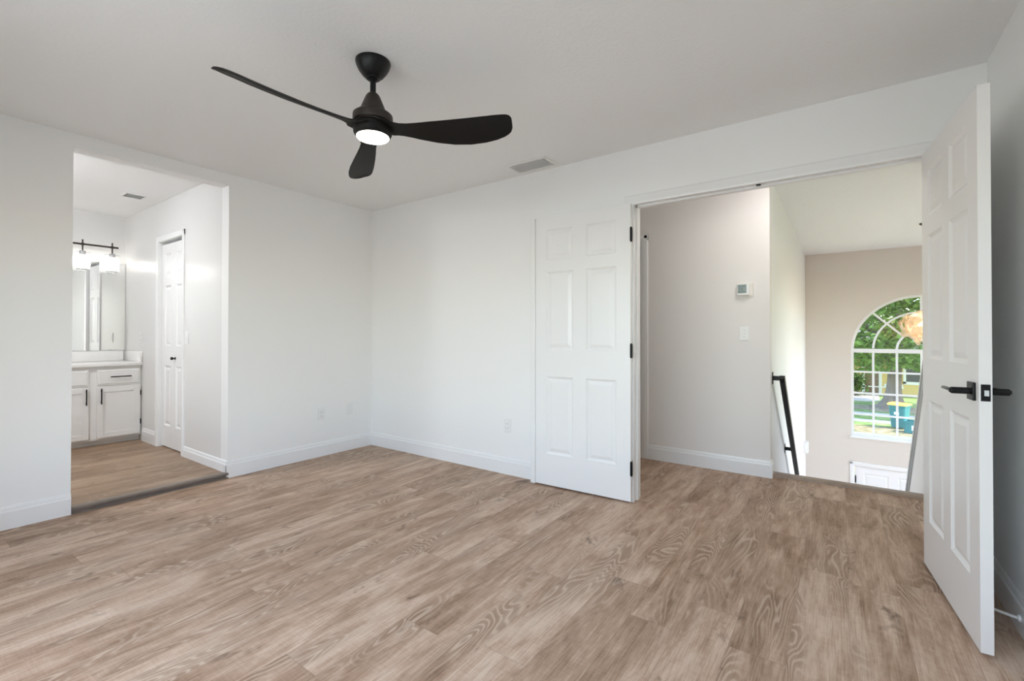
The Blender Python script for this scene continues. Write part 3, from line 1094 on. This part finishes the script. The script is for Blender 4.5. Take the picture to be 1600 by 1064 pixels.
def blade_mesh():
    bm = bmesh.new()
    # radius, chord, sweep (y of mid chord), z lift, pitch
    drop = lambda r: -.034 * (r / .66) ** 1.3
    st = [(.050, .150, -.010, .012, 3), (.085, .138, -.009, .008, 7), (.110, .100, -.003, .004, 12), (.140, .086, .001, .000, 16), (.175, .088, .004, -.003, 19),
          (.22, .100, .007, -.006, 22), (.30, .124, .010, -.009, 24), (.38, .142, .012, -.009, 24), (.46, .150, .011, -.005, 24), (.53, .148, .007, .002, 23.5),
          (.585, .140, .002, .010, 23), (.625, .127, -.004, .017, 22), (.645, .112, -.009, .021, 22), (.658, .092, -.014, .023, 22), (.666, .056, -.019, .025, 22)]
    nc = 14
    rings = []
    for r, c, sw, z, pt in st:
        ring = []
        z += drop(r)
        th_ = .009 if r > .1 else .016
        for k in range(2 * nc):
            a = 2 * PI * k / (2 * nc)
            yy = math.cos(a) * c * 1.02 / 2
            zz = math.sin(a) * th_ / 2 - .010 * (1 - (2 * yy / max(c, .001)) ** 2) * (c / .147) * -1
            yr = yy * math.cos(-R(pt)) - zz * math.sin(-R(pt))
            zr = yy * math.sin(-R(pt)) + zz * math.cos(-R(pt))
            ring.append(bm.verts.new((r, sw + yr, z + zr)))
        rings.append(ring)
    n = 2 * nc
    for a, b_ in zip(rings, rings[1:]):
        for i in range(n):
            j = (i + 1) % n
            bm.faces.new((a[i], a[j], b_[j], b_[i]))
    bm.faces.new(rings[0][::-1])
    bm.faces.new(rings[-1])
    bmesh.ops.recalc_face_normals(bm, faces=bm.faces)
    mb = MB()
    mb.bm.free()
    mb.bm = bm
    return mb


b0 = blade_mesh().build('blade', M['blade'], fan, True)
b0.location = (0, 0, -.325)
b0.rotation_euler = (0, 0, R(28.5))
for a in (148.5, 268.5):
    c = b0.copy()
    COL.objects.link(c)
    c.parent = fan
    c.rotation_euler = (0, 0, R(a))

# ------------------------------------------------------------------ vanity
VY1, VY0 = BY1 - .002, -2.95
VXF = -2.0
van = tag(empty('vanity_cabinet', (BX, VY1, BF)), 'white bathroom vanity cabinet with black bar pulls', 'vanity cabinet')
vz = lambda z: z - BF


def vb(x0, x1, ya_, yb2, z0, z1, bev=0.0):
    """box given in world coordinates, shifted to the vanity's base"""
    return (x0 - BX, x1 - BX, ya_ - VY1, yb2 - VY1, z0 - BF, z1 - BF, bev)


m = MB()
m.box(*vb(BX + .003, VXF, VY0, VY1, .098, .826))
m.build('carcass', M['cabinet'], van)
m = MB()
m.box(*vb(BX + .003, VXF - .065, VY0, VY1, BF, .098))
m.build('toe_kick', M['cabinet'], van)


def shaker(ya_, yb2, z0, z1, name, fr=.052):
    m = MB()
    x0 = VXF + .001
    if fr > 0:
        m.box(*vb(x0, x0 + .012, ya_ + fr - .004, yb2 - fr + .004, z0 + fr - .004, z1 - fr + .004))
        m.box(*vb(x0, x0 + .020, ya_, ya_ + fr, z0, z1, .0025))
        m.box(*vb(x0, x0 + .020, yb2 - fr, yb2, z0, z1, .0025))
        m.box(*vb(x0, x0 + .0198, ya_ + fr - .001, yb2 - fr + .001, z0, z0 + fr, .0025))
        m.box(*vb(x0, x0 + .0198, ya_ + fr - .001, yb2 - fr + .001, z1 - fr, z1, .0025))
    else:
        m.box(*vb(x0, x0 + .014, ya_, yb2, z0, z1, .004))
        m.box(*vb(x0, x0 + .020, ya_ + .012, yb2 - .012, z0 + .012, z1 - .012, .005))
    return m.build(name, M['cabinet'], van)


def pull(parent, y0, z0, y1, z1):
    m = MB()
    x = VXF + .045
    a, b_ = Vector((x - BX, y0 - VY1, z0 - BF)), Vector((x - BX, y1 - VY1, z1 - BF))
    m.rod(a, b_, .0055, n=14)
    for f in (.14, .86):
        p = a.lerp(b_, f)
        m.rod(p, p + Vector((-.027, 0, 0)), .0045, n=12)
    m.build('bar_pull', M['black'], parent, True)


bay = .405
for i in range(3):
    yr = -1.408 - bay * i      # right-hand edge of the bay's fronts
    yl = yr - .345
    dr = shaker(yl, yr, .640, .800, 'drawer', 0)
    if i != 1:
        pull(dr, yl + .10, .722, yr - .08, .722)
    do = shaker(yl, yr, .118, .622, 'door')
    if i == 0:
        pull(do, yl + .030, .455, yl + .030, .612)
    else:
        pull(do, yr - .022, .455, yr - .022, .612)
    hy_ = yr + .004 if i == 0 else yl - .004
    for z in (.18 + .06, .54):
        m = MB()
        m.box(*vb(VXF + .001, VXF + .016, hy_ - .006, hy_ + .006, z - .026, z + .026, .002))
        m.build('hinge', M['black'], do)
m = MB()
m.box(*vb(BX + .002, VXF + .040, VY0 - .01, VY1, .828, .862, .006))
ct = m.build('countertop', M['counter'], van, True)
m = MB()
m.box(*vb(BX + .002, BX + .022, VY0 - .01, VY1 - .022, .8625, .970, .004))
m.box(*vb(BX + .002, VXF + .035, VY1 - .020, VY1, .8625, .970, .004))
m.build('backsplash', M['counter'], van, True)

m = MB()
m.box(BX + .001, BX + .007, -2.93, -1.402, .974, 1.93, .0015)
mi = m.build('wall_mirror', M['mirror'], None)
tag(mi, 'large frameless mirror above the bathroom vanity', 'mirror')

# vanity light
VLX = BX + .105
vl = tag(empty('vanity_light', (BX, -1.90, 2.09)), 'black bar light with clear glass shades above the mirror', 'wall light')
m = MB()
m.box(.0005, .022, -.035, .035, -.055, .055, .003)
m.box(.02, .095, -.012, .012, -.010, .010, .002)
m.build('wall_plate', M['bronze'], vl)
m = MB()
m.box(.095, .113, -.412, .412, -.009, .009, .002)
m.build('bar', M['bronze'], vl)
for dy in (-.360, -.120, .120, .360):
    m = MB()
    m.rod((.104, dy, -.075), (.104, dy, .048), .0065, n=14)
    m.box(.092, .116, dy - .012, dy + .012, -.013, .013, .002)
    ar = m.build('stem', M['bronze'], vl)
    m = MB()
    m.lathe([(0, -.070), (.024, -.070), (.026, -.074), (.026, -.118), (.023, -.122), (0, -.122)], 28, Matrix.Translation((.104, dy, 0)))
    m.rod((.104, dy - .062, -.083), (.104, dy + .062, -.083), .0022, n=8)
    m.build('socket', M['steel'], ar, True)
    m = MB()
    m.lathe([(.026, -.112), (.052, -.114), (.060, -.120), (.060, -.262), (.058, -.262), (.058, -.122), (.051, -.116), (.026, -.114)], 36, Matrix.Translation((.104, dy, 0)))
    m.build('glass_shade', M['clear'], ar, True)
    m = MB()
    m.lathe([(0, -.120), (.013, -.122), (.014, -.138), (.026, -.165), (.029, -.182), (.025, -.200), (.012, -.212), (0, -.214)], 28, Matrix.Translation((.104, dy, 0)))
    m.build('bulb', M['bulb'], ar, True)

# ------------------------------------------------------------------ foyer chandelier
CHX, CHY, CHZ = 4.815, 4.0, 1.265
chd = tag(empty('chandelier', (CHX, CHY, H)), 'glowing shell petal chandelier hanging in front of the arched window', 'chandelier')
m = MB()
m.lathe([(0, -.0005), (.065, -.0005), (.066, -.008), (.05, -.022), (0, -.028)], 32)
m.build('ceiling_canopy', M['bronze'], chd, True)
m = MB()
m.rod((0, 0, -.02), (0, 0, CHZ - H + .04), .006, n=12)
m.build('rod', M['bronze'], chd)
for k in range(3):
    a = 2 * PI * k / 3
    m = MB()
    m.sphere((.07 * math.cos(a), .07 * math.sin(a), CHZ - H + .01), .035, 14)
    m.build('bulb', M['bulb_warm'], chd, True)
bm = bmesh.new()
rng = random.Random(4)
npet = 110
for i in range(npet):
    z = 1 - 2 * (i + .5) / npet
    a = i * 2.39996
    rr_ = math.sqrt(1 - z * z)
    nrm = Vector((rr_ * math.cos(a), rr_ * math.sin(a), z * .8)).normalized()
    rad = .205 + rng.uniform(-.035, .035)
    pos = Vector((nrm.x * rad, nrm.y * rad, nrm.z * rad * .82))
    q = (nrm + Vector((rng.uniform(-.4, .4), rng.uniform(-.4, .4), rng.uniform(-.2, .5)))).normalized().to_track_quat('Z', 'Y')
    pr = .052 + rng.uniform(-.012, .012)
    cv = bm.verts.new(pos + q @ Vector((0, 0, -.012)) + Vector((0, 0, CHZ - H)))
    rg_ = []
    for k in range(12):
        t_ = 2 * PI * k / 12
        r_k = pr * (1 + .09 * math.sin(3 * t_ + i))
        rg_.append(bm.verts.new(pos + q @ Vector((r_k * math.cos(t_), r_k * math.sin(t_), .012 * math.sin(2 * t_ + i))) + Vector((0, 0, CHZ - H))))
    for k in range(12):
        bm.faces.new((cv, rg_[k], rg_[(k + 1) % 12]))
mb = MB()
mb.bm.free()
mb.bm = bm
mb.build('shade', M['capiz'], chd, True)

# ------------------------------------------------------------------ outside, seen through the arched window
m = MB()
m.box(-14, 30, FY + .3, 60, GZ - .2, GZ)
struct(m, 'ground_lawn', M['grass'], 'green front lawn seen through the arched window', 'lawn')
m = MB()
m.box(-14, 30, 24.35, 25.1, GZ, GZ + .03)
struct(m, 'path_sidewalk', M['concrete'], 'pale concrete sidewalk strip behind the recycling bin', 'sidewalk')
m = MB()
m.box(-14, 30, 27.2, 27.5, GZ, GZ + .06, .01)
struct(m, 'path_kerb', M['concrete'], 'thin grey kerb line in front of the tree roots', 'kerb')
m = MB()
m.prism([(-6, 32.6), (5.3, 32.9), (6.0, 33.8), (6.1, 37.0), (-6, 37.0)], 'z', GZ, GZ + .02)
struct(m, 'path_drive', M['concrete'], 'pale concrete walkway before the yellow house', 'walkway')
m = MB()
m.box(-10, 24, 12, 23.3, GZ + .001, GZ + .012)
tag(m.build('straw_litter', M['litter'], None), 'dry straw and fallen leaves on the ground nearest the window', 'leaf litter', None, 'stuff')
m = MB()
pts = [(6.3 + 2.1 * math.cos(2 * PI * i / 28) * (1 + .12 * math.sin(3 * i)), 29.9 + 1.3 * math.sin(2 * PI * i / 28) * (1 + .1 * math.sin(2 * i))) for i in range(28)]
m.prism(pts, 'z', GZ + .001, GZ + .014)
struct(m, 'ground_soil', M['soil'], 'bare brown soil around the foot of the big tree', 'soil')

# yellow house
HYY = 37.4
hs = tag(empty('house', (6, HYY, GZ)), 'yellow stucco house behind the big tree, seen through the arched window', 'house')
HZ = GZ
m = MB()
m.box(-12, 14, 0, 8, 0, 2.75)
m.build('wall', M['stucco'], hs)
m = MB()
m.prism([(-1.0, 2.72), (4.0, 5.0), (9.0, 2.72), (9.0, 2.60), (-1.0, 2.60)], 'x', -12.8, 14.8)
m.build('roof', M['shingle'], hs)
m = MB()
m.box(-12.8, 14.8, -1.04, -1.0, 2.52, 2.74)
m.build('fascia', M['house_trim'], hs)
m = MB()
m.box(-.62, .12, -.05, .02, .12, 2.2, .01)
dd = m.build('front_door', M['house_door'], hs)
m = MB()
m.sphere((.02, -.09, 1.1), .04, 10)
m.build('door_knob', M['steel'], dd)
m = MB()
m.box(-.80, -.63, -.08, .02, .10, 2.4)
m.box(.13, .30, -.08, .02, .10, 2.4)
m.box(-.80, .30, -.08, .02, 2.2, 2.4)
m.build('door_frame', M['house_trim'], hs)
m = MB()
m.box(-.95, 1.45, -.12, .02, .52, .60)
m.box(.42, 1.40, -.06, .02, .60, .78)
m.build('ledge', M['house_trim'], hs)
wd = MB()
wd.box(1.55, 3.9, -.05, .02, .98, 2.25)
wv = wd.build('window', M['house_glass'], hs)
m = MB()
for a in ((1.42, 1.56, .84, 2.4), (3.9, 4.05, .84, 2.4), (1.42, 4.05, .80, .99), (1.42, 4.05, 2.25, 2.4)):
    m.box(a[0], a[1], -.10, .02, a[2], a[3])
m.box(2.70, 2.76, -.07, .02, .98, 2.25)
m.build('window_frame', M['house_trim'], wv)


# leaves
def leaves(n, fn, size, seed, name, mat, parent):
    bm = bmesh.new()
    rg = random.Random(seed)
    for i in range(n):
        p = fn(rg)
        if p is None:
            continue
        s = size * rg.uniform(.6, 1.35)
        q = Euler((rg.uniform(-.9, .9), rg.uniform(-.9, .9), rg.uniform(0, 6.28))).to_quaternion()
        pts = [(-.5, 0, 0), (-.15, -.30, .06), (.5, 0, -.05), (-.15, .30, .06)]
        vs = [bm.verts.new(Vector(p) + q @ (Vector(t_) * s)) for t_ in pts]
        bm.faces.new((vs[0], vs[1], vs[2]))
        bm.faces.new((vs[0], vs[2], vs[3]))
    mb = MB()
    mb.bm.free()
    mb.bm = bm
    return mb.build(name, mat, parent)


TX, TY = 6.35, 30.3
tree = tag(empty('oak_tree', (TX, TY, GZ)), 'big old tree with flared grey trunk, crown filling the arched window', 'tree')
bm = bmesh.new()
nr, na = 26, 40
rows = []
for i in range(nr):
    z = 4.6 * (i / (nr - 1)) ** 1.6
    row = []
    for k in range(na):
        a = 2 * PI * k / na
        base_r = .25 + .03 * math.sin(2 * a + .6) - .008 * z
        fl = .62 * math.exp(-z / .24) * (.45 + .55 * abs(math.sin(2.5 * a + .4)) ** 2)
        fl += .16 * math.exp(-z / .8) * (.6 + .4 * math.sin(5 * a))
        rr_ = base_r + fl + .018 * math.sin(9 * a + z)
        row.append(bm.verts.new((rr_ * 1.15 * math.cos(a) + .05 * z, rr_ * math.sin(a), z - .03)))
    rows.append(row)
for a_, b_ in zip(rows, rows[1:]):
    for k in range(na):
        j = (k + 1) % na
        bm.faces.new((a_[k], a_[j], b_[j], b_[k]))
mb = MB()
mb.bm.free()
mb.bm = bm
mb.build('trunk', M['bark'], tree, True)
for (p, q, r0, r1) in (((.15, 0, 3.4), (-3.2, -1.2, 6.0), .20, .07), ((.2, 0, 3.8), (3.0, -1.0, 6.2), .20, .07), ((.2, 0, 4.2), (.4, 1.2, 7.5), .22, .08), ((.1, -.1, 3.6), (-1.2, -2.4, 5.8), .16, .06)):
    m = MB()
    a, b_ = Vector(p), Vector(q)
    mid = a.lerp(b_, .5) + Vector((0, 0, .25))
    m.rod(a, mid, r0, (r0 + r1) / 2, 12)
    m.rod(mid, b_, (r0 + r1) / 2, r1, 12)
    m.sphere(mid, (r0 + r1) / 2, 12)
    m.build('branch', M['bark'], tree, True)


def crown(rg):
    while True:
        d = Vector((rg.gauss(0, 1), rg.gauss(0, 1), rg.gauss(0, 1))).normalized()
        k = rg.uniform(.55, 1.0) ** .5
        lump = 1 + .16 * math.sin(5 * d.x + 2) * math.cos(4 * d.y) + .12 * math.sin(7 * d.z + 3 * d.x)
        p = Vector((d.x * 6.2, d.y * 4.6, d.z * 4.4)) * (k * lump)
        p += Vector((.4, -.6, 6.2))
        if p.z < 2.05 + .35 * math.sin(1.7 * p.x + 1):
            continue
        return p


leaves(26000, crown, .34, 11, 'foliage', M['leaf'], tree)

# background trees behind the house close off the sky
for i, (x, y, r_) in enumerate(((0.5, 52, 6.2), (17.0, 56, 6.5))):
    o = tag(empty('background_tree', (x, y, GZ)), ('dark tree beyond the yellow house, on the side of its door' if i == 0 else 'dark tree beyond the yellow house, on the side of its wide window'), 'tree')
    m = MB()
    m.rod((0, 0, 0), (0, 0, 5), .35, .25, 14)
    m.build('trunk', M['bark'], o, True)

    def cr(rg, r_=r_):
        d = Vector((rg.gauss(0, 1), rg.gauss(0, 1), rg.gauss(0, 1))).normalized()
        return Vector((d.x * r_, d.y * r_ * .7, d.z * r_ * .8 + 7.5)) * 1.0 * 1.0
    leaves(5000, cr, .8, 30 + i, 'foliage', M['leaf'], o)

sh = tag(empty('shrub', (4.80, 35.9, GZ)), 'dark green shrub against the yellow house left of its door', 'shrub')
m = MB()
for k in range(5):
    a = 2 * PI * k / 5
    m.rod((0, 0, 0), (.35 * math.cos(a), .3 * math.sin(a), 1.1), .03, .015, 8)
m.build('stem', M['bark'], sh)
leaves(900, lambda rg: Vector((rg.gauss(0, .30), rg.gauss(0, .28), 1.0 + rg.gauss(0, .42))), .20, 5, 'foliage', M['leaf_dark'], sh)

# recycling bin and tote
bn = tag(empty('recycling_bin', (6.10, 23.3, GZ + .012), R(-24)), 'tall teal wheeled recycling bin with yellow lid by the sidewalk', 'recycling bin')
bm = bmesh.new()
sec = [(0.0, .23, .25), (.85, .29, .33), (.93, .31, .35), (.96, .31, .35)]
rows = []
for z, hx, hy2 in sec:
    row = []
    for (sx, sy) in ((-1, -1), (1, -1), (1, 1), (-1, 1)):
        for (ox, oy) in (((.05, 0), (0, .05)) if sx * sy < 0 else ((0, .05), (.05, 0))):
            row.append(bm.verts.new((sx * (hx - ox), sy * (hy2 - oy), z + .06)))
    rows.append(row)
for a_, b_ in zip(rows, rows[1:]):
    for k in range(8):
        j = (k + 1) % 8
        bm.faces.new((a_[k], a_[j], b_[j], b_[k]))
bm.faces.new(rows[0][::-1])
bm.faces.new(rows[-1])
bmesh.ops.recalc_face_normals(bm, faces=bm.faces)
mb = MB()
mb.bm.free()
mb.bm = bm
body = mb.build('body', M['teal'], bn)
m = MB()
m.box(-.09, .09, -.318, -.300, .62, .74, .004)
m.build('decal', M['decal'], body)
m = MB()
m.prism([(-.37, 1.025), (-.37, 1.06), (-.2, 1.12), (.2, 1.12), (.36, 1.07), (.36, 1.025)], 'x', -.325, .325)
m.build('lid', M['yellow'], bn)
m = MB()
m.rod((-.27, .40, 1.0), (.27, .40, 1.0), .018, n=12)
m.box(-.27, -.24, .30, .41, .97, 1.02)
m.box(.24, .27, .30, .41, .97, 1.02)
m.build('handle', M['teal'], bn)
for sx in (-1, 1):
    m = MB()
    m.rod((sx * .24, .26, .11), (sx * .30, .26, .11), .11, n=22)
    m.build('wheel', M['rubber'], bn)

tb = tag(empty('recycling_tote', (6.55, 22.35, GZ + .012), R(-15)), 'low open teal recycling tote in front of the tall bin', 'recycling tote')
m = MB()
t_ = .02
for z0, z1, e in ((.0, .44, 0.0), (.44, .50, .025)):
    m.box(-.34 - e, .34 + e, -.25 - e, -.25 + t_, z0, z1)
    m.box(-.34 - e, .34 + e, .25 - t_, .25 + e, z0, z1)
    m.box(-.34 - e, -.34 + t_, -.25, .25, z0, z1)
    m.box(.34 - t_, .34 + e, -.25, .25, z0, z1)
m.box(-.34, .34, -.25, .25, 0, .02)
bd = m.build('body', M['teal'], tb)
m = MB()
m.box(-.10, .02, -.256, -.249, .13, .34, .002)
m.build('decal', M['decal'], bd)
